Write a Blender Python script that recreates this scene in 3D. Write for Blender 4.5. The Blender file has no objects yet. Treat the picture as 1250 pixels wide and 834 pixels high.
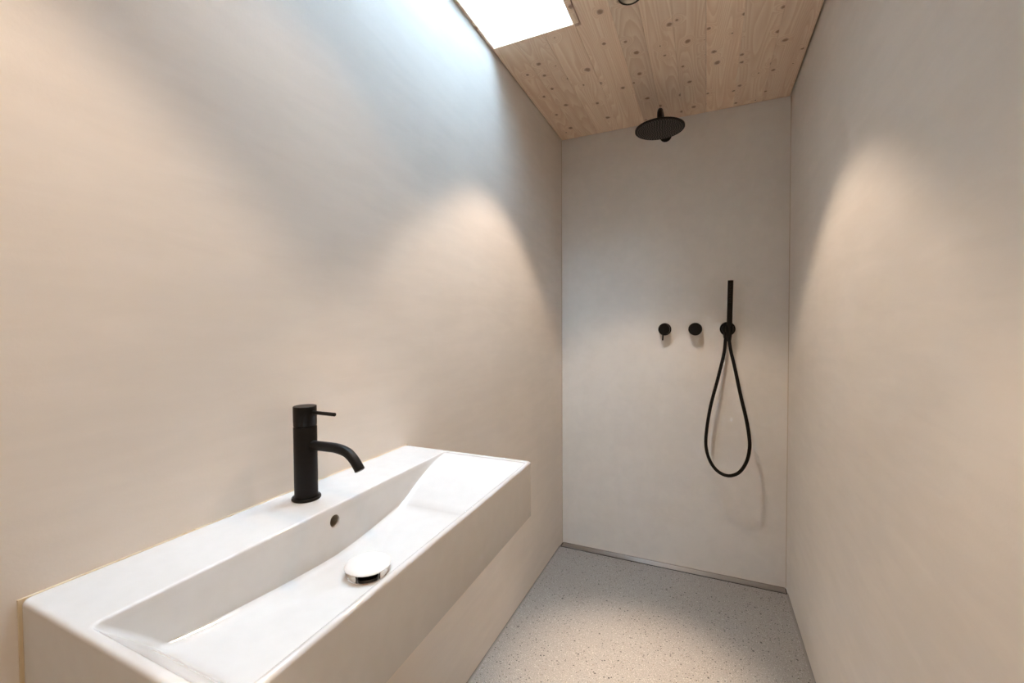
import bpy, bmesh, math, random
from mathutils import Vector, Matrix

random.seed(7)
scene = bpy.context.scene
COL = scene.collection
R = math.radians

# ------------------------------------------------------------------ camera
H = 2.4            # ceiling height
W = 1.1525         # room width (left wall x=0, right wall x=W); shower wall y=0
YF = -3.35         # wall behind the camera
cam_d = bpy.data.cameras.new('camera')
cam = bpy.data.objects.new('camera', cam_d)
COL.objects.link(cam)
cam_d.sensor_width = 36.0
cam_d.lens = 523.6 / 1250 * 36
cam_d.clip_start = 0.02
cam.matrix_world = (Matrix.Translation((0.7857, -2.4564, 1.2825))
                    @ Matrix.Rotation(0.42519, 4, 'Z')
                    @ Matrix.Rotation(-0.02565, 4, 'X')
                    @ Matrix.Rotation(0.00537, 4, 'Y')
                    @ Matrix.Rotation(math.pi / 2, 4, 'X'))
cam_d.dof.use_dof = True
cam_d.dof.focus_distance = 1.5
cam_d.dof.aperture_fstop = 9.0
scene.camera = cam

# ------------------------------------------------------------------ sky, exposure
world = bpy.data.worlds.new('sky')
scene.world = world
world.use_nodes = True
bg = world.node_tree.nodes['Background']
bg.inputs['Color'].default_value = (0.57, 0.75, 1.0, 1)     # even overcast sky
bg.inputs['Strength'].default_value = 33.0
vs = scene.view_settings
vs.view_transform = 'Standard'
vs.look = 'None'
vs.gamma = 1.0
vs.use_curve_mapping = False
vs.exposure = 0.70
SPOT_COL = (1.0, 0.775, 0.57)
SPOT_W = {'shower': (25.0, 225.0), 'basin': (5.0, 3.0), 'entrance': (24.0, 240.0)}   # spill, beam

# ------------------------------------------------------------------ helpers
def link(name, me, mat=None, parent=None, smooth=None):
    o = bpy.data.objects.new(name, me)
    COL.objects.link(o)
    if mat is not None:
        me.materials.clear()
        me.materials.append(mat)
    if smooth is not None:
        for pl in me.polygons:
            pl.use_smooth = True
        me.set_sharp_from_angle(angle=R(smooth))
    if parent is not None:
        o.parent = parent
    return o

def from_bm(name, bm, mat=None, parent=None, smooth=None):
    me = bpy.data.meshes.new(name)
    bmesh.ops.recalc_face_normals(bm, faces=bm.faces[:])
    bm.to_mesh(me)
    bm.free()
    return link(name, me, mat, parent, smooth)

def empty(name, loc=(0, 0, 0)):
    o = bpy.data.objects.new(name, None)
    o.empty_display_size = 0.05
    o.location = loc
    COL.objects.link(o)
    return o

def tag(o, label=None, cat=None, group=None, kind=None):
    if label: o['label'] = label
    if cat: o['category'] = cat
    if group: o['group'] = group
    if kind: o['kind'] = kind
    return o

def adopt(parent, *obs):
    """parent keeping world placement (parents are unrotated empties)"""
    for o in obs:
        o.parent = parent
        o.matrix_parent_inverse = Matrix.Translation(-Vector(parent.location))

def bm_box(bm, x0, x1, y0, y1, z0, z1):
    v = [bm.verts.new((x, y, z)) for z in (z0, z1) for y in (y0, y1) for x in (x0, x1)]
    for f in ((0, 1, 3, 2), (4, 6, 7, 5), (0, 4, 5, 1), (2, 3, 7, 6), (0, 2, 6, 4), (1, 5, 7, 3)):
        bm.faces.new([v[i] for i in f])

def box(name, x0, x1, y0, y1, z0, z1, mat, parent=None, bevel=0.0, seg=2):
    bm = bmesh.new()
    bm_box(bm, x0, x1, y0, y1, z0, z1)
    if bevel:
        bmesh.ops.bevel(bm, geom=bm.edges[:], offset=bevel, segments=seg, profile=0.5, affect='EDGES')
    return from_bm(name, bm, mat, parent, 40 if bevel else None)

def prism(name, pts, z0, z1, mat, parent=None, bevel=0.0):
    bm = bmesh.new()
    lo = [bm.verts.new((x, y, z0)) for x, y in pts]
    hi = [bm.verts.new((x, y, z1)) for x, y in pts]
    n = len(pts)
    fb = bm.faces.new(lo)
    bm.faces.new(hi[::-1])
    for i in range(n):
        bm.faces.new((lo[i], hi[i], hi[(i + 1) % n], lo[(i + 1) % n]))
    if bevel:
        bmesh.ops.bevel(bm, geom=list(fb.edges), offset=bevel, segments=1, affect='EDGES')
    return from_bm(name, bm, mat, parent)

def lathe(name, prof, mat, parent=None, origin=(0, 0, 0), axis='Z', n=48, smooth=35, a0=0.0, a1=None):
    """prof: list of (r, h). axis: direction of +h."""
    full = a1 is None
    bm = bmesh.new()
    rings = []
    cnt = n if full else n + 1
    for r, h in prof:
        if r < 1e-6:
            rings.append([bm.verts.new((0, 0, h))])
        else:
            ring = []
            for i in range(cnt):
                a = (2 * math.pi * i / n) if full else a0 + (a1 - a0) * i / n
                ring.append(bm.verts.new((r * math.cos(a), r * math.sin(a), h)))
            rings.append(ring)
    for A, B in zip(rings, rings[1:]):
        m = n
        for i in range(m):
            j = (i + 1) % n if full else i + 1
            if len(A) == 1 and len(B) == 1:
                continue
            if len(A) == 1:
                bm.faces.new((A[0], B[j], B[i]))
            elif len(B) == 1:
                bm.faces.new((A[i], A[j], B[0]))
            else:
                bm.faces.new((A[i], A[j], B[j], B[i]))
    M = {'Z': Matrix.Identity(4),
         '-Z': Matrix.Rotation(math.pi, 4, 'X'),
         '-Y': Matrix.Rotation(math.pi / 2, 4, 'X'),
         'X': Matrix.Rotation(math.pi / 2, 4, 'Y')}[axis] if isinstance(axis, str) else axis
    bm.transform(Matrix.Translation(origin) @ M)
    return from_bm(name, bm, mat, parent, smooth)

def catmull(pts, sub=10):
    pts = [Vector(p) for p in pts]
    out = []
    for i in range(len(pts) - 1):
        p0 = pts[max(i - 1, 0)]; p1 = pts[i]; p2 = pts[i + 1]; p3 = pts[min(i + 2, len(pts) - 1)]
        for k in range(sub):
            t = k / sub
            out.append(0.5 * ((2 * p1) + (-p0 + p2) * t + (2 * p0 - 5 * p1 + 4 * p2 - p3) * t * t
                              + (-p0 + 3 * p1 - 3 * p2 + p3) * t ** 3))
    out.append(pts[-1])
    return out

def tube(name, path, radius, mat, parent=None, n=20, rims=0.0, smooth=40):
    path = [Vector(p) for p in path]
    bm = bmesh.new()
    T = []
    for i in range(len(path)):
        a = path[max(i - 1, 0)]; b = path[min(i + 1, len(path) - 1)]
        T.append((b - a).normalized())
    up = Vector((0, 1, 0)) if abs(T[0].y) < 0.9 else Vector((1, 0, 0))
    N = (up - T[0] * up.dot(T[0])).normalized()
    rings = []
    def ring(c, N, Bv, r):
        return [bm.verts.new(c + (N * math.cos(2 * math.pi * k / n) + Bv * math.sin(2 * math.pi * k / n)) * r)
                for k in range(n)]
    for i, c in enumerate(path):
        N = (N - T[i] * N.dot(T[i])).normalized()
        Bv = T[i].cross(N)
        r = radius[i] if isinstance(radius, (list, tuple)) else radius
        if i == 0 and rims:
            rings.append(ring(c, N, Bv, r - rims)); rings.append(ring(c + T[i] * rims, N, Bv, r))
        elif i == len(path) - 1 and rims:
            rings.append(ring(c - T[i] * rims, N, Bv, r)); rings.append(ring(c, N, Bv, r - rims))
        else:
            rings.append(ring(c, N, Bv, r))
    for A, B in zip(rings, rings[1:]):
        for k in range(n):
            bm.faces.new((A[k], A[(k + 1) % n], B[(k + 1) % n], B[k]))
    bm.faces.new(rings[0][::-1])
    bm.faces.new(rings[-1])
    return from_bm(name, bm, mat, parent, smooth)

def cut(target, cutter, smooth=None):
    """boolean difference, baked into the target's mesh"""
    m = target.modifiers.new('cut', 'BOOLEAN')
    m.operation = 'DIFFERENCE'
    m.solver = 'EXACT'
    m.object = cutter
    bpy.context.view_layer.update()
    dg = bpy.context.evaluated_depsgraph_get()
    me = bpy.data.meshes.new_from_object(target.evaluated_get(dg))
    target.modifiers.clear()
    target.data = me
    bpy.data.objects.remove(cutter)
    if smooth:
        for pl in me.polygons:
            pl.use_smooth = True
        me.set_sharp_from_angle(angle=R(smooth))

# ------------------------------------------------------------------ materials
class NT:
    def __init__(self, name):
        self.m = bpy.data.materials.new(name)
        self.m.use_nodes = True
        self.t = self.m.node_tree
        self.b = self.t.nodes['Principled BSDF']
    def n(self, kind, **kw):
        nd = self.t.nodes.new(kind)
        for k, v in kw.items():
            setattr(nd, k, v)
        return nd
    def l(self, a, b):
        self.t.links.new(a, b)
    def val(self, sock, v):
        if hasattr(v, 'is_output'):
            self.l(v, sock)
        else:
            sock.default_value = v
    def math(self, op, a, b=None, c=None, clamp=False):
        nd = self.n('ShaderNodeMath', operation=op, use_clamp=clamp)
        self.val(nd.inputs[0], a)
        if b is not None: self.val(nd.inputs[1], b)
        if c is not None: self.val(nd.inputs[2], c)
        return nd.outputs[0]
    def mapr(self, v, a, b, c=0.0, d=1.0, interp='SMOOTHSTEP'):
        nd = self.n('ShaderNodeMapRange', interpolation_type=interp)
        self.val(nd.inputs['Value'], v)
        nd.inputs['From Min'].default_value = a
        nd.inputs['From Max'].default_value = b
        nd.inputs['To Min'].default_value = c
        nd.inputs['To Max'].default_value = d
        return nd.outputs['Result']
    def mix(self, fac, a, b, blend='MIX'):
        nd = self.n('ShaderNodeMix', data_type='RGBA', blend_type=blend)
        self.val(nd.inputs[0], fac)
        self.val(nd.inputs[6], a)
        self.val(nd.inputs[7], b)
        return nd.outputs[2]
    def noise(self, vec, scale, detail=3.0, rough=0.5, dist=0.0):
        nd = self.n('ShaderNodeTexNoise')
        self.l(vec, nd.inputs['Vector'])
        nd.inputs['Scale'].default_value = scale
        nd.inputs['Detail'].default_value = detail
        nd.inputs['Roughness'].default_value = rough
        nd.inputs['Distortion'].default_value = dist
        return nd.outputs['Fac']
    def voro(self, vec, scale, dims='3D', rand=1.0):
        nd = self.n('ShaderNodeTexVoronoi', voronoi_dimensions=dims)
        self.l(vec, nd.inputs['Vector'])
        nd.inputs['Scale'].default_value = scale
        nd.inputs['Randomness'].default_value = rand
        return nd
    def obj(self):
        return self.n('ShaderNodeTexCoord').outputs['Object']
    def mapping(self, vec, scale=(1, 1, 1), loc=(0, 0, 0)):
        nd = self.n('ShaderNodeMapping')
        self.l(vec, nd.inputs['Vector'])
        nd.inputs['Scale'].default_value = scale
        nd.inputs['Location'].default_value = loc
        return nd.outputs[0]
    def bump(self, h, strength, dist):
        nd = self.n('ShaderNodeBump')
        self.l(h, nd.inputs['Height'])
        nd.inputs['Strength'].default_value = strength
        nd.inputs['Distance'].default_value = dist
        self.l(nd.outputs[0], self.b.inputs['Normal'])
    def col(self, c):
        self.val(self.b.inputs['Base Color'], c if hasattr(c, 'is_output') else (*c, 1))
    def setp(self, **kw):
        for k, v in kw.items():
            self.val(self.b.inputs[k.replace('_', ' ')], v)
        return self

def c4(r, g, b): return (r, g, b, 1.0)

def plain(name, col, rough=0.5, metal=0.0, **kw):
    k = NT(name)
    o = k.obj()
    v = k.noise(o, 40.0, 2.0)
    k.col(k.mix(v, c4(*[c * 0.96 for c in col]), c4(*[min(c * 1.04, 1) for c in col])))
    k.setp(Roughness=rough, Metallic=metal)
    for a, b in kw.items():
        k.b.inputs[a.replace('_', ' ')].default_value = b
    return k.m

def plaster(name, base, stretch=(1, 1, 1)):
    """trowelled lime plaster: soft clouds, faint trowel streaks, fine grain relief"""
    k = NT(name)
    o = k.obj()
    cloud = k.noise(o, 2.3, 4.0, 0.55)
    mot = k.noise(k.mapping(o, stretch), 9.0, 5.0, 0.6, 0.4)
    fine = k.noise(o, 160.0, 3.0, 0.6)
    dark = c4(*[c * 0.965 for c in base]); lite = c4(*[min(1, c * 1.03) for c in base])
    f = k.math('ADD', k.math('MULTIPLY', cloud, 0.55), k.math('MULTIPLY', mot, 0.45))
    c = k.mix(k.mapr(f, 0.36, 0.64), dark, lite)
    c = k.mix(k.mapr(fine, 0.3, 0.7), c, c4(*[x * 0.97 for x in base]), 'MIX') if False else c
    k.col(c)
    k.setp(Roughness=0.72)
    k.b.inputs['Specular IOR Level'].default_value = 0.3
    h = k.math('ADD', k.math('MULTIPLY', fine, 0.5), k.math('MULTIPLY', mot, 0.25))
    k.bump(h, 0.2, 0.0018)
    return k.m

def wood(name, light, dark, knot, contrast=1.0, white=0.0):
    k = NT(name)
    o = k.obj()
    rnd = k.n('ShaderNodeObjectInfo').outputs['Random']
    sep = k.n('ShaderNodeSeparateXYZ'); k.l(o, sep.inputs[0])
    x, y, z = sep.outputs
    yy = k.math('ADD', k.math('ADD', y, z), k.math('MULTIPLY', rnd, 41.0))
    xx = k.math('ADD', x, k.math('MULTIPLY', rnd, 17.0))
    def vec(a, b, c=0.0):
        nd = k.n('ShaderNodeCombineXYZ')
        k.val(nd.inputs[0], a); k.val(nd.inputs[1], b); k.val(nd.inputs[2], c)
        return nd.outputs[0]
    P = vec(xx, yy)
    # knots: one per Voronoi cell, most cells used, random size
    vo = k.voro(vec(xx, k.math('MULTIPLY', yy, 0.9)), 9.6, '2D')
    d = vo.outputs['Distance']
    cs = k.n('ShaderNodeSeparateColor'); k.l(vo.outputs['Color'], cs.inputs[0])
    rad = k.mapr(cs.outputs[0], 0.2, 1.0, 0.0, 0.15, 'LINEAR')
    wob = k.math('MULTIPLY', k.math('SUBTRACT', k.noise(P, 60.0, 2.0), 0.5), 0.10)
    dk = k.math('ADD', d, wob)
    kn = k.math('SUBTRACT', 1.0, k.mapr(k.math('DIVIDE', dk, k.math('ADD', rad, 0.0001)), 0.35, 1.1), clamp=True)
    kn = k.math('MULTIPLY', kn, k.math('GREATER_THAN', rad, 0.03))
    halo = k.math('MULTIPLY', k.math('SUBTRACT', 1.0, k.mapr(d, 0.05, 0.34)), k.math('GREATER_THAN', rad, 0.03))
    # growth rings: contours of a field stretched along the board, pushed aside by the knots
    fld = k.noise(vec(k.math('MULTIPLY', xx, 9.0), k.math('MULTIPLY', yy, 0.75)), 1.0, 1.0, 0.4)
    fld = k.math('ADD', fld, k.math('MULTIPLY', halo, 0.10))
    fld = k.math('ADD', fld, k.math('MULTIPLY', k.noise(vec(k.math('MULTIPLY', xx, 40.0), k.math('MULTIPLY', yy, 3.0)), 1.0, 2.0), 0.03))
    ring = k.math('FRACT', k.math('MULTIPLY', fld, 26.0))
    ring = k.math('MULTIPLY', k.mapr(ring, 0.0, 0.75, 0.0, 1.0, 'LINEAR'), k.mapr(ring, 1.0, 0.86))
    fibre = k.noise(vec(k.math('MULTIPLY', xx, 420.0), k.math('MULTIPLY', yy, 6.0)), 1.0, 3.0, 0.6)
    broad = k.noise(vec(k.math('MULTIPLY', xx, 22.0), k.math('MULTIPLY', yy, 0.9)), 1.0, 2.0)
    c = k.mix(k.math('MULTIPLY', ring, 0.58 * contrast), c4(*light), c4(*dark))
    c = k.mix(k.math('MULTIPLY', k.mapr(fibre, 0.35, 0.75), 0.22 * contrast), c, c4(*dark))
    c = k.mix(k.math('MULTIPLY', k.mapr(broad, 0.42, 0.72), 0.48 * contrast), c, c4(*dark))
    tone = k.mapr(rnd, 0.0, 1.0, 0.87, 1.06, 'LINEAR')
    hv = k.n('ShaderNodeHueSaturation'); k.l(c, hv.inputs['Color']); k.l(tone, hv.inputs['Value'])
    c = hv.outputs[0]
    c = k.mix(k.math('MULTIPLY', halo, 0.16 * contrast), c, c4(*dark))
    c = k.mix(k.math('MULTIPLY', kn, 0.8), c, c4(*knot))
    if white:
        c = k.mix(white, c, c4(0.86, 0.85, 0.82))
    k.col(c)
    k.setp(Roughness=0.62)
    k.b.inputs['Specular IOR Level'].default_value = 0.3
    k.bump(k.math('ADD', ring, fibre), 0.12, 0.0008)
    return k.m

def terrazzo(name):
    k = NT(name)
    o = k.obj()
    base = k.mix(k.noise(o, 4.0, 4.0), c4(0.335, 0.314, 0.29), c4(0.395, 0.372, 0.343))
    base = k.mix(k.mapr(k.noise(o, 260.0, 2.0, 0.7), 0.40, 0.66), c4(0.26, 0.243, 0.225), base)
    def chips(scale, lo, hi, rmax, col, prev, fac):
        v = k.voro(o, scale)
        s = k.n('ShaderNodeSeparateColor'); k.l(v.outputs['Color'], s.inputs[0])
        use = k.math('GREATER_THAN', s.outputs[0], lo)
        rr = k.mapr(s.outputs[1], 0.0, 1.0, rmax * 0.45, rmax, 'LINEAR')
        w = k.math('MULTIPLY', k.noise(o, scale * 3.0, 1.0), 0.2)
        msk = k.math('MULTIPLY', use, k.math('LESS_THAN', k.math('ADD', v.outputs['Distance'], w), rr))
        return k.mix(k.math('MULTIPLY', msk, fac), prev, c4(*col))
    c = chips(230.0, 0.55, 1, 0.5, (0.58, 0.55, 0.51), base, 0.7)
    c = chips(190.0, 0.62, 1, 0.46, (0.15, 0.138, 0.125), c, 0.75)
    c = chips(95.0, 0.70, 1, 0.42, (0.22, 0.18, 0.145), c, 0.8)
    c = chips(105.0, 0.60, 1, 0.42, (0.05, 0.045, 0.04), c, 0.92)
    c = chips(60.0, 0.82, 1, 0.36, (0.045, 0.04, 0.036), c, 0.92)
    k.col(c)
    k.setp(Roughness=0.42)
    k.bump(k.noise(o, 90.0, 2.0), 0.05, 0.001)
    return k.m

WALLC = (0.785, 0.735, 0.68)
M_plaster = plaster('warm_grey_plaster', WALLC, (0.5, 0.5, 2.6))
M_plaster_b = plaster('pale_grey_plaster', (0.77, 0.735, 0.69), (1.6, 0.6, 1.6))
M_wood = wood('knotty_spruce', (0.95, 0.77, 0.60), (0.74, 0.51, 0.345), (0.27, 0.14, 0.075))
M_white_wood = wood('whitewashed_spruce', (0.60, 0.59, 0.575), (0.50, 0.475, 0.44), (0.3, 0.26, 0.22), 0.6, 0.0)
M_floor = terrazzo('speckled_terrazzo')
M_slab = plain('roof_deck', (0.16, 0.13, 0.10), 0.9)
M_black = plain('matt_black_metal', (0.0045, 0.0043, 0.0042), 0.42, Specular_IOR_Level=0.22)
M_hose = plain('black_hose', (0.004, 0.004, 0.004), 0.5, Specular_IOR_Level=0.2)
M_nozzle = plain('dark_rubber', (0.15, 0.14, 0.128), 0.6)
M_ceramic = plain('white_glazed_ceramic', (0.665, 0.66, 0.65), 0.08)
M_cap = plain('white_matt_ceramic', (0.76, 0.745, 0.72), 0.3)
M_chrome = plain('polished_chrome', (0.82, 0.82, 0.82), 0.06, 1.0)
M_steel = plain('brushed_steel', (0.56, 0.54, 0.51), 0.16, 1.0)
def brushed():
    k = NT('lengthwise_brushed_steel')
    o = k.obj()
    k.col(k.mix(k.noise(k.mapping(o, (3, 400, 1)), 1.0, 2.0), c4(0.42, 0.40, 0.38), c4(0.52, 0.50, 0.475)))
    k.setp(Metallic=1.0, Roughness=0.38, Anisotropic=0.95)
    tg = k.n('ShaderNodeTangent', direction_type='UV_MAP', uv_map='brush')
    k.l(tg.outputs[0], k.b.inputs['Tangent'])
    return k.m
M_brushed = brushed()
M_void = plain('dark_recess', (0.02, 0.018, 0.016), 0.8)
M_cream = plain('cream_silicone', (0.70, 0.58, 0.40), 0.4)
M_tan = plain('tan_sealant', (0.60, 0.53, 0.43), 0.6)
M_greybead = plain('grey_sealant', (0.27, 0.25, 0.228), 0.6)
M_white_frame = plain('white_lacquer', (0.85, 0.85, 0.84), 0.35)
M_refl = plain('satin_reflector', (0.16, 0.15, 0.14), 0.38, 1.0)

def lens_mat():
    k = NT('lit_lens')
    k.col((0.9, 0.85, 0.75))
    k.b.inputs['Emission Color'].default_value = (1.0, 0.80, 0.58, 1)
    k.b.inputs['Emission Strength'].default_value = 14.0
    return k.m
M_lens = lens_mat()

def glass_mat():
    m = bpy.data.materials.new('roof_glass')
    m.use_nodes = True
    t = m.node_tree
    t.nodes.clear()
    out = t.nodes.new('ShaderNodeOutputMaterial')
    mx = t.nodes.new('ShaderNodeMixShader')
    tr = t.nodes.new('ShaderNodeBsdfTransparent'); tr.inputs[0].default_value = (0.93, 0.97, 0.96, 1)
    gl = t.nodes.new('ShaderNodeBsdfGlossy'); gl.inputs['Roughness'].default_value = 0.0
    mx.inputs[0].default_value = 0.05
    t.links.new(tr.outputs[0], mx.inputs[1])
    t.links.new(gl.outputs[0], mx.inputs[2]); t.links.new(mx.outputs[0], out.inputs[0])
    return m
M_glass = glass_mat()

# ------------------------------------------------------------------ room shell
ZT = 2.52      # underside of the roof deck, above the ceiling boards
T = 0.12
S = lambda o: tag(o, kind='structure')
S(box('floor', -T, W + T, YF - T, T, -0.10, 0.0, M_floor))
S(box('wall_left', -T, 0.0, YF, 0.0, 0.0, ZT, M_plaster))
S(box('wall_right', W, W + T, YF, 0.0, 0.0, ZT, M_plaster))
S(box('wall_back', -T, W + T, 0.0, T, 0.0, ZT, M_plaster_b))
S(box('wall_front', -T, W + T, YF - T, YF, 0.0, ZT, M_plaster))

# skylight opening
SX0, SX1, SY0, SY1 = 0.012, 0.337, -1.93, -0.907
SH = 0.57      # shaft height above the ceiling face
# roof deck above the boards, with the opening left free
bm = bmesh.new()
pt = 0.018
bm_box(bm, -T, W + T, SY1 + pt, T, ZT, ZT + 0.08)
bm_box(bm, -T, W + T, YF - T, SY0 - pt, ZT, ZT + 0.08)
bm_box(bm, -T, -0.006, SY0 - pt, SY1 + pt, ZT, ZT + 0.08)
bm_box(bm, SX1 + pt, W + T, SY0 - pt, SY1 + pt, ZT, ZT + 0.08)
ceiling = S(from_bm('ceiling', bm, M_slab))

# ceiling boards, each lamella its own piece
LAMPS = {'shower': (0.547, -0.957), 'basin': (0.425, -1.87), 'entrance': (0.547, -2.48)}
G = 0.0003
edges = [0.005, 0.106, 0.2195, 0.341, 0.474, 0.566, 0.668, 0.779, 0.903, 1.028, 1.1455]
slot0, slot1 = 0.3585, 0.3638
ya, yb = YF + 0.004, -0.004
boards = []
for i, (a, b) in enumerate(zip(edges, edges[1:])):
    a += G; b -= G
    if b < SX1 + 0.01:      # interrupted by the skylight
        boards.append(prism('board', [(a, SY1 + 0.0005), (b, SY1 + 0.0005), (b, yb), (a, yb)], H, H + 0.02, M_wood, ceiling, 0.0005))
        boards.append(prism('board', [(a, ya), (b, ya), (b, SY0 - 0.0005), (a, SY0 - 0.0005)], H, H + 0.02, M_wood, ceiling, 0.0005))
    elif a < slot0:         # notched by the slot beside the skylight
        boards.append(prism('board', [(a, ya), (b, ya), (b, yb), (a, yb), (a, -0.892), (slot1, -0.892),
                                      (slot1, SY0 - 0.015), (a, SY0 - 0.015)], H, H + 0.02, M_wood, ceiling, 0.0005))
    else:
        boards.append(prism('board', [(a, ya), (b, ya), (b, yb), (a, yb)], H, H + 0.02, M_wood, ceiling, 0.0005))
for k, (lx, ly) in LAMPS.items():
    for bo in boards:
        xs = [v.co.x for v in bo.data.vertices]; ys = [v.co.y for v in bo.data.vertices]
        if min(xs) < lx + 0.037 and max(xs) > lx - 0.037 and min(ys) < ly + 0.04 and max(ys) > ly - 0.04:
            c = lathe('cutter', [(0, -0.1), (0.0365, -0.1), (0.0365, 0.1), (0, 0.1)], M_void, None, (lx, ly, H), n=40)
            cut(bo, c)

# skylight: lined shaft, wooden edging, frame and pane
win = S(empty('window_1', (0.17, (SY0 + SY1) / 2, H)))
def wpart(name, *a, mat=M_white_wood, bevel=0.0):
    o = box(name, *a, mat, None, bevel)
    adopt(win, o)
    return o
zt = H + SH
wpart('shaft_panel', SX0 - 0.012, SX0, SY0, SY1, H + 0.0205, zt)
wpart('shaft_panel', SX1, SX1 + 0.018, SY0, SY1, H + 0.0205, zt)
wpart('shaft_panel', SX0 - 0.012, SX1 + 0.018, SY1, SY1 + 0.018, H + 0.0205, zt)
wpart('shaft_panel', SX0 - 0.012, SX1 + 0.018, SY0 - 0.018, SY0, H + 0.0205, zt)
wpart('edge_strip', 0.003, SX0, SY0, SY1, H, H + 0.02, mat=M_wood)
wpart('edge_strip', SX1, slot0, SY0, SY1, H, H + 0.02, mat=M_wood)
bm = bmesh.new()
fw = 0.045
bm_box(bm, SX0 - 0.03, SX1 + 0.03, SY1 - 0.012, SY1 + fw, zt, zt + 0.05)
bm_box(bm, SX0 - 0.03, SX1 + 0.03, SY0 - fw, SY0 + 0.012, zt, zt + 0.05)
bm_box(bm, SX0 - 0.03, SX0 + 0.012, SY0 + 0.012, SY1 - 0.012, zt, zt + 0.05)
bm_box(bm, SX1 - 0.012, SX1 + 0.03, SY0 + 0.012, SY1 - 0.012, zt, zt + 0.05)
fr = from_bm('frame', bm, M_white_frame); adopt(win, fr)
wpart('pane', SX0 + 0.012, SX1 - 0.012, SY0 + 0.012, SY1 - 0.012, zt + 0.03, zt + 0.036, mat=M_glass)

# sealant beads in the corners
def bead(name, pts, r, mat, dirs):
    """quarter-hollow bead along a straight inner corner: pts = (p0,p1), dirs = two inward unit axes"""
    p0, p1 = Vector(pts[0]), Vector(pts[1]); u, v = Vector(dirs[0]), Vector(dirs[1])
    prof = [Vector((0, 0, 0))]
    for i in range(6):
        t = math.pi / 2 * i / 5
        prof.append(u * (r - r * math.sin(t)) + v * (r - r * math.cos(t)))
    bm = bmesh.new()
    A = [bm.verts.new(p0 + q) for q in prof]; B = [bm.verts.new(p1 + q) for q in prof]
    n = len(prof)
    for i in range(n):
        bm.faces.new((A[i], A[(i + 1) % n], B[(i + 1) % n], B[i]))
    bm.faces.new(A); bm.faces.new(B[::-1])
    return S(from_bm(name, bm, mat))
bead('trim_1', ((0, YF, 0), (0, -0.052, 0)), 0.006, M_greybead, ((1, 0, 0), (0, 0, 1)))
bead('trim_2', ((W, YF, 0), (W, -0.052, 0)), 0.009, M_greybead, ((-1, 0, 0), (0, 0, 1)))
bead('trim_3', ((0, 0, 0.002), (0, 0, H)), 0.003, M_tan, ((1, 0, 0), (0, -1, 0)))
bead('trim_4', ((W, 0, 0.002), (W, 0, H)), 0.003, M_tan, ((-1, 0, 0), (0, -1, 0)))

# ------------------------------------------------------------------ washbasin
BX0, BX1, BY0, BY1, BZ0, BZ1 = 0.0025, 0.395, -2.229, -1.463, 0.810, 0.9505
def rrect(x0, x1, y0, y1, r, n=7):
    out = []
    r = min(r, (x1 - x0) / 2 - 1e-4, (y1 - y0) / 2 - 1e-4)
    for cx, cy, a in ((x1 - r, y1 - r, 0), (x0 + r, y1 - r, 90), (x0 + r, y0 + r, 180), (x1 - r, y0 + r, 270)):
        for i in range(n + 1):
            t = R(a + 90 * i / n)
            out.append((cx + r * math.cos(t), cy + r * math.sin(t)))
    return out
def sub_loop(pts, per=5):
    """add points along the long straight stretches so that the bowl can bend there"""
    out = []
    n = len(pts)
    for i in range(n):
        a = pts[i]; b = pts[(i + 1) % n]
        out.append(a)
        if (i + 1) % 8 == 0:
            for k in range(1, per + 1):
                t = k / (per + 1)
                out.append((a[0] + (b[0] - a[0]) * t, a[1] + (b[1] - a[1]) * t))
    return out
DX, DY, DZ = 0.229, -1.866, 0.8435     # waste hole
def foot_z(x, y):
    e = (y - DY)
    k = 0.026 * (abs(e) / (0.20 if e > 0 else 0.29)) ** 1.5
    return 0.853 + k
loops = []
def add(rect, r, zf):
    pts = sub_loop(rrect(*rect, r), 9)
    loops.append([(x, y, zf(x, y) if callable(zf) else zf) for x, y in pts])
def inset(d): return (BX0, BX1 - d, BY0 + d, BY1 - d)
add(inset(0.010), 0.004, BZ0)
add(inset(0.003), 0.006, BZ0 + 0.0008)
add(inset(0.0), 0.007, BZ0 + 0.004)
add(inset(0.0), 0.007, BZ1 - 0.0055)
for i in range(1, 5):
    t = R(90 * i / 4)
    d = 0.0055 * (1 - math.cos(t))
    add(inset(d), 0.007, BZ1 - 0.0055 + 0.0055 * math.sin(t))
add(inset(0.0066), 0.007, BZ1)
O = (0.1415, 0.3850, -2.216, -1.477)     # bowl opening
Fo = (0.149, 0.372, -2.152, -1.668)     # bowl foot
ro = 0.004
add((O[0] - 0.0047, O[1] + 0.0047, O[2] - 0.0047, O[3] + 0.0047), 0.011, BZ1)
for i in range(0, 5):                   # rounded lip
    t = R(78 * i / 4)
    d = -0.0035 + ro * math.sin(t)
    add((O[0] + d, O[1] - d, O[2] + d, O[3] - d), 0.010, BZ1 - ro * (1 - math.cos(t)))
def lerp(a, b, t): return a + (b - a) * t
ztop = BZ1 - 0.004
for i in range(1, 9):                   # sloping sides
    t = i / 9
    rect = tuple(lerp(O[j], Fo[j], t) for j in range(4))
    add(rect, lerp(0.010, 0.014, t), lambda x, y, t=t: lerp(ztop, foot_z(x, y), t))
for i in range(0, 5):                   # fillet into the floor
    t = i / 4
    d = 0.016 * (t ** 1.3)
    add((Fo[0] - 0.001 + d, Fo[1] + 0.001 - d, Fo[2] - 0.004 + d * 1.3, Fo[3] + 0.006 - d * 1.3), 0.014 + d,
        lambda x, y, t=t: foot_z(x, y) + 0.005 * (1 - t) ** 2 - 0.002 * t)
last = loops[-1]
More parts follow.
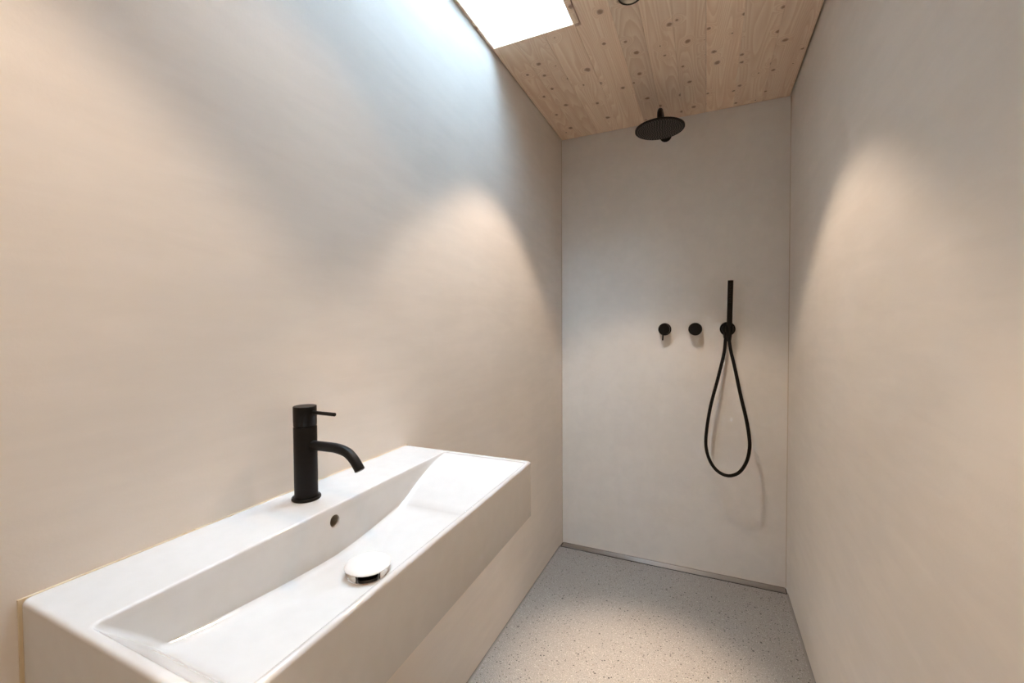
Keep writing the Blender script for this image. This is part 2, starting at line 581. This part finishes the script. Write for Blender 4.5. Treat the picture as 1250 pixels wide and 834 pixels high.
for t in (0.25, 0.5, 0.72, 0.88, 1.0):  # floor falls to the waste
    lp = []
    for (x, y, z) in last:
        a = math.atan2(y - DY, x - DX)
        tx, ty = DX + 0.027 * math.cos(a), DY + 0.027 * math.sin(a)
        lp.append((lerp(x, tx, t), lerp(y, ty, t), lerp(z, DZ, 1 - (1 - t) ** 1.35)))
    loops.append(lp)
loops.append([(x, y, 0.826) for x, y, z in loops[-1]])
# the fired piece is not quite true: a touch deeper and lower towards the entrance
YM = (BY0 + BY1) / 2
loops = [[(x * (1 - 0.05 * (y - YM)), y, z + 0.0105 * (y - YM)) for x, y, z in lp] for lp in loops]
bm = bmesh.new()
VL = [[bm.verts.new(p) for p in lp] for lp in loops]
for A, B in zip(VL, VL[1:]):
    n = len(A)
    for i in range(n):
        bm.faces.new((A[i], A[(i + 1) % n], B[(i + 1) % n], B[i]))
bm.faces.new(VL[0][::-1]); bm.faces.new(VL[-1])
basin = empty('washbasin', (0.0, (BY0 + BY1) / 2, BZ0))
tag(basin, 'long white rectangular ceramic washbasin mounted on the pale plaster wall', 'washbasin')
bowl = from_bm('bowl', bm, M_ceramic, None, 40)
# overflow hole in the back of the bowl
c = lathe('cutter', [(0, -0.03), (0.0115, -0.03), (0.0115, 0.03), (0, 0.03)], M_ceramic, None, (0.140, -1.8605, 0.9215), 'X', n=32)
cut(bowl, c, 40)
adopt(basin, bowl)
ov = lathe('overflow_channel', [(0.0118, 0.0), (0.0112, -0.002), (0.0112, -0.026), (0, -0.026)], plain('overflow_lining', (0.30, 0.25, 0.19), 0.5), None, (0.1405, -1.8605, 0.9215), 'X', n=32)
adopt(basin, ov)
bm = bmesh.new()
bm_box(bm, 0.0003, 0.0034, BY0 - 0.0022, BY1 + 0.0012, BZ1 - 0.004, BZ1 + 0.0012)
bm_box(bm, 0.0003, 0.0034, BY0 - 0.0022, BY0 + 0.006, BZ0, BZ1 - 0.004)
bm_box(bm, 0.0003, 0.0034, BY1 - 0.006, BY1 + 0.0012, BZ0, BZ1 - 0.004)
for v in bm.verts:
    v.co.z += 0.0105 * (v.co.y - YM)
sb = from_bm('sealant_bead', bm, M_cream); adopt(basin, sb)
tag(sb, 'thin cream silicone joint along the wall')

# pop-up waste
waste = empty('basin_waste', (DX, DY, DZ))
tag(waste, 'white domed pop-up waste cap on a chrome collar inside the basin bowl', 'drain plug')
o3 = (DX, DY, DZ)
lathe('cap', [(0, 0.0262), (0.013, 0.0258), (0.025, 0.0244), (0.034, 0.0218), (0.0390, 0.0192), (0.0405, 0.0172),
              (0.0398, 0.0156), (0.035, 0.0152), (0, 0.0152)], M_cap, waste, (0, 0, 0), n=56, smooth=50)
lathe('stem', [(0, -0.02), (0.018, -0.02), (0.018, 0.0152), (0, 0.0152)], plain('dark_chrome', (0.25, 0.25, 0.25), 0.12, 1.0), waste, n=32)
lathe('seat_ring', [(0.0262, -0.012), (0.0262, 0.0004), (0.0268, 0.0016), (0.0355, 0.0014), (0.0365, 0.0002), (0.0365, -0.003)], M_chrome, waste, n=56)
# collar with water slots, one of them facing the room
front = math.atan2(-2.4564 - DY, 0.7857 - DX)
for k in range(3):
    a = front + R(36) + k * R(120)
    lathe('collar_wall', [(0.0340, 0.0), (0.0348, 0.0), (0.0348, 0.0152), (0.0325, 0.0152), (0.0325, 0.0), (0.0340, 0.0)], M_chrome, waste,
          n=20, a0=a, a1=a + R(48))

# basin mixer
FX, FY, FZ = 0.062, -1.855, BZ1
tap = empty('basin_mixer_tap', (FX, FY, FZ))
tag(tap, 'matt black single-lever basin mixer tap standing on the washbasin deck', 'tap')
lathe('base_ring', [(0, 0.0), (0.0262, 0.0), (0.0270, 0.001), (0.0270, 0.0045), (0.0262, 0.0055), (0.0232, 0.0058), (0.0226, 0.0044), (0, 0.0044)], M_black, tap, n=56)
lathe('body', [(0, 0.0044), (0.0217, 0.0044), (0.0217, 0.1436), (0.0213, 0.1442), (0.0190, 0.1444), (0.0190, 0.1466), (0, 0.1466)], M_black, tap, n=56)
hd = lathe('handle', [(0, 0.1466), (0.0213, 0.1466), (0.0217, 0.1472), (0.0217, 0.1842), (0.0210, 0.1850), (0, 0.1850)], M_black, None, (0, 0, 0), n=56)
bm = bmesh.new()       # index notch at the back of the handle
bm_box(bm, -0.03, -0.0105, -0.03, 0.03, 0.140, 0.1540)
cu = from_bm('cutter', bm, M_black)
cut(hd, cu, 35); hd.parent = tap
tube('lever', [(0.017, 0, 0.1735), (0.05, 0, 0.1735), (0.0805, 0, 0.1735)], 0.0036, M_black, tap, 16, 0.0006)
sp = catmull([(0.012, 0, 0.1080), (0.035, 0, 0.1088), (0.060, 0, 0.1095), (0.0857, 0, 0.1092), (0.1095, 0, 0.1042), (0.1249, 0, 0.0938), (0.1363, 0, 0.0808), (0.1407, 0, 0.0740)], 8)
tube('spout', sp, 0.0094, M_black, tap, 28, 0.0006)
sp_end = sp[-1]; d = (sp[-1] - sp[-2]).normalized()
tube('aerator', [sp_end - d * 0.002, sp_end + d * 0.0008], 0.0075, M_nozzle, tap, 24)

# ------------------------------------------------------------------ rain shower
rain = empty('rain_shower', (0.583, 0.0, 2.316))
tag(rain, 'matt black round rain shower head on a wall arm below the wooden ceiling', 'shower head')
RY = -0.333      # head centre, out from the wall
lathe('wall_flange', [(0, 0.0), (0.0300, 0.0), (0.0300, 0.006), (0.0290, 0.0075), (0.0135, 0.008), (0, 0.008)], M_black, rain, axis='-Y', n=48)
arc = [(0, -0.004, 0), (0, -0.15, 0)]
er = 0.045
for i in range(13):
    t = R(90 * i / 12)
    arc.append((0, RY + er - er * math.sin(t), -er + er * math.cos(t)))
arc.append((0, RY, -0.066))
tube('arm', arc, 0.0118, M_black, rain, 24)
lathe('swivel_joint', [(0, -0.060), (0.0135, -0.060), (0.0165, -0.066), (0.0165, -0.078), (0.022, -0.083), (0.022, -0.0955), (0, -0.0955)], M_black, rain, (0, RY, 0), n=36)
lathe('spray_plate', [(0, -0.0900), (0.040, -0.0902), (0.1075, -0.0915), (0.1100, -0.0930), (0.1100, -0.0985), (0.1085, -0.1000), (0.1040, -0.1003), (0.1032, -0.0995), (0, -0.0995)], M_black, rain, (0, RY, -0.005), n=72)
bm = bmesh.new()
for ring_i in range(1, 11):
    rr = 0.0098 * ring_i
    cnt = max(6, int(round(ring_i * 5.2)))
    for q in range(cnt):
        a = 2 * math.pi * (q / cnt) + ring_i * 0.35
        cx, cy = rr * math.cos(a), RY + rr * math.sin(a)
        lo = [bm.verts.new((cx + 0.0021 * math.cos(R(60 * s)), cy + 0.0021 * math.sin(R(60 * s)), -0.1043)) for s in range(6)]
        hi = [bm.verts.new((cx + 0.0014 * math.cos(R(60 * s)), cy + 0.0014 * math.sin(R(60 * s)), -0.1072)) for s in range(6)]
        for s in range(6):
            bm.faces.new((lo[s], lo[(s + 1) % 6], hi[(s + 1) % 6], hi[s]))
        bm.faces.new(hi[::-1])
tag(from_bm('nozzles', bm, M_nozzle, rain), kind='stuff')

# ------------------------------------------------------------------ shower controls on the back wall
ZC = 1.2845
mix = empty('shower_mixer', (0.5815, 0.0, ZC))
tag(mix, 'round black shower mixer knob with a thin lever pointing down on the shower wall', 'shower control')
lathe('rosette', [(0, 0.0), (0.0335, 0.0), (0.0335, 0.0045), (0.0325, 0.0060), (0, 0.0060)], M_black, mix, axis='-Y', n=48)
lathe('knob', [(0, 0.0060), (0.0285, 0.0060), (0.0285, 0.0250), (0.0270, 0.0258), (0.0270, 0.0280), (0.0290, 0.0288), (0.0290, 0.0540), (0.0280, 0.0550), (0, 0.0550)], M_black, mix, axis='-Y', n=48)
tube('lever', [(-0.005, -0.043, -0.024), (-0.006, -0.043, -0.04), (-0.0072, -0.043, -0.0590)], 0.0042, M_black, mix, 14, 0.0006)

div = empty('shower_diverter', (0.7335, 0.0, ZC))
tag(div, 'plain round black shower diverter knob without a lever on the shower wall', 'shower control')
lathe('rosette', [(0, 0.0), (0.0335, 0.0), (0.0335, 0.0045), (0.0325, 0.0060), (0, 0.0060)], M_black, div, axis='-Y', n=48)
lathe('knob', [(0, 0.0060), (0.0275, 0.0060), (0.0275, 0.0240), (0.0318, 0.0248), (0.0324, 0.0256), (0.0324, 0.0545), (0.0312, 0.0557), (0, 0.0557)], M_black, div, axis='-Y', n=48)

hold = empty('hand_shower_holder', (0.8850, 0.0, ZC))
tag(hold, 'round black wall outlet with a cradle gripping the hand shower', 'shower holder')
lathe('rosette', [(0, 0.0), (0.0365, 0.0), (0.0365, 0.0050), (0.0355, 0.0065), (0, 0.0065)], M_black, hold, axis='-Y', n=48)
lathe('outlet_body', [(0, 0.0065), (0.0200, 0.0065), (0.0200, 0.0430), (0.0188, 0.0440), (0, 0.0440)], M_black, hold, (-0.008, 0, 0), axis='-Y', n=36)
tube('hose_elbow', [(-0.010, -0.026, -0.012), (-0.010, -0.026, -0.030), (-0.0105, -0.0265, -0.046)], [0.0105, 0.0105, 0.009], M_black, hold, 20, 0.001)
# cradle: open clip around the handset
lathe('cradle', [(0.0137, -0.016), (0.0175, -0.016), (0.0180, -0.0152), (0.0180, 0.0152), (0.0175, 0.016), (0.0137, 0.016), (0.0137, -0.016)],
      M_black, hold, (0.0055, -0.0620, 0.0), n=40, a0=R(-40), a1=R(220))

hs = empty('hand_shower', (0.8905, -0.062, ZC))
tag(hs, 'slim black stick hand shower with a looping hose in the wall holder', 'hand shower')
# handset leans slightly: axis direction
def hpt(h): return Vector((0.0035 * h / 0.23, -0.010 * h / 0.23, h))
tube('handset', [hpt(-0.040), hpt(0.0), hpt(0.11), hpt(0.240)], [0.0118, 0.0124, 0.0126, 0.0128], M_black, hs, 28, 0.001)
bm = bmesh.new()
for q in range(14):          # spray nozzles on the upper front of the stick
    for s in (-1, 0, 1):
        c = hpt(0.130 + q * 0.0072) + Vector((s * 0.0045, -0.0122 + abs(s) * 0.0010, 0))
        bmesh.ops.create_cone(bm, segments=6, radius1=0.0011, radius2=0.0007, depth=0.0020, cap_ends=True,
                              matrix=Matrix.Translation(c) @ Matrix.Rotation(math.pi / 2, 4, 'X'))
tag(from_bm('nozzles', bm, M_nozzle, hs), kind='stuff')
tube('hose_nut', [hpt(-0.062), hpt(-0.050), hpt(-0.038)], [0.0092, 0.0108, 0.0112], M_black, hs, 20, 0.001)
CAMP = Vector((0.7857, -2.4564, 1.2825))
hose_w = [  # in the room: from the handset down, round and back to the outlet
    (0.8896, -0.0600, 1.236), (0.8972, -0.0680, 1.1772), (0.9130, -0.0850, 1.1015), (0.9409, -0.118, 0.9541), (0.9592, -0.138, 0.8676),
    (0.9725, -0.152, 0.7855), (0.9756, -0.158, 0.7180), (0.9627, -0.155, 0.6500), (0.9327, -0.146, 0.5941), (0.8892, -0.132, 0.5680),
    (0.8447, -0.119, 0.5782), (0.8100, -0.109, 0.6182), (0.7900, -0.098, 0.6789), (0.7885, -0.090, 0.7513), (0.8064, -0.076, 0.8860),
    (0.8434, -0.052, 1.0449), (0.8680, -0.034, 1.1586), (0.8745, -0.0265, 1.225), (0.8747, -0.0265, 1.250)]
ho = tube('hose', [Vector(q) - Vector(hs.location) for q in catmull(hose_w, 10)], 0.0080, M_hose, hs, 16)

# ------------------------------------------------------------------ linear drain
dr = empty('linear_drain', (W / 2, -0.024, 0.0))
tag(dr, 'narrow stainless steel linear drain along the foot of the shower wall', 'shower drain')
a, b = 0.010, W - 0.006
box('channel', a - W / 2 - 0.006, b - W / 2 + 0.004, -0.0285, 0.0225, 0.0004, 0.0012, M_void, dr)
cv = box('cover', a - W / 2, b - W / 2, -0.0235, 0.0185, 0.0012, 0.0040, M_brushed, dr, 0.0005)
uv = cv.data.uv_layers.new(name='brush')
for lp in cv.data.loops:
    co = cv.data.vertices[lp.vertex_index].co
    uv.data[lp.index].uv = (co.y, co.x)
box('edge_profile', a - W / 2, b - W / 2, 0.0190, 0.0235, 0.0004, 0.0050, M_steel, dr)

# ------------------------------------------------------------------ recessed ceiling spots
def spot(key, label):
    lx, ly = LAMPS[key]
    t = empty('recessed_spotlight', (lx, ly, H))
    tag(t, label, 'ceiling light')
    lathe('trim_ring', [(0.0340, -0.0004), (0.0345, -0.0024), (0.0360, -0.0030), (0.0390, -0.0026), (0.0400, -0.0004), (0.0340, -0.0004)], M_black, t, n=56)
    lathe('reflector', [(0.0345, 0.0), (0.0335, 0.008), (0.0270, 0.028), (0.0200, 0.0380), (0.0200, 0.0420), (0.0345, 0.0420)], M_refl, t, n=48)
    lathe('lens', [(0, 0.0380), (0.0198, 0.0380), (0.0198, 0.0400), (0, 0.0400)], M_lens, t, n=40)
    lathe('housing', [(0.0358, 0.0), (0.0358, 0.055), (0, 0.055), (0, 0.0545), (0.0352, 0.0545), (0.0352, 0.0)], M_black, t, n=40)
    for nm, size, blend, e in (('spill_light', 90, 0.32, SPOT_W[key][0]), ('beam_light', 29, 1.0, SPOT_W[key][1])):
        ld = bpy.data.lights.new(nm, 'SPOT')
        ld.energy = e
        ld.color = SPOT_COL
        ld.spot_size = R(size)
        ld.spot_blend = blend
        ld.shadow_soft_size = 0.016
        lo = bpy.data.objects.new(nm, ld)
        COL.objects.link(lo)
        lo.parent = t
        lo.location = (0, 0, 0.012)
spot('shower', 'black-ringed recessed spotlight in the wooden ceiling before the rain shower head')
spot('basin', 'recessed ceiling spotlight straight above the washbasin tap')
spot('entrance', 'recessed ceiling spotlight at the entrance end of the narrow room')
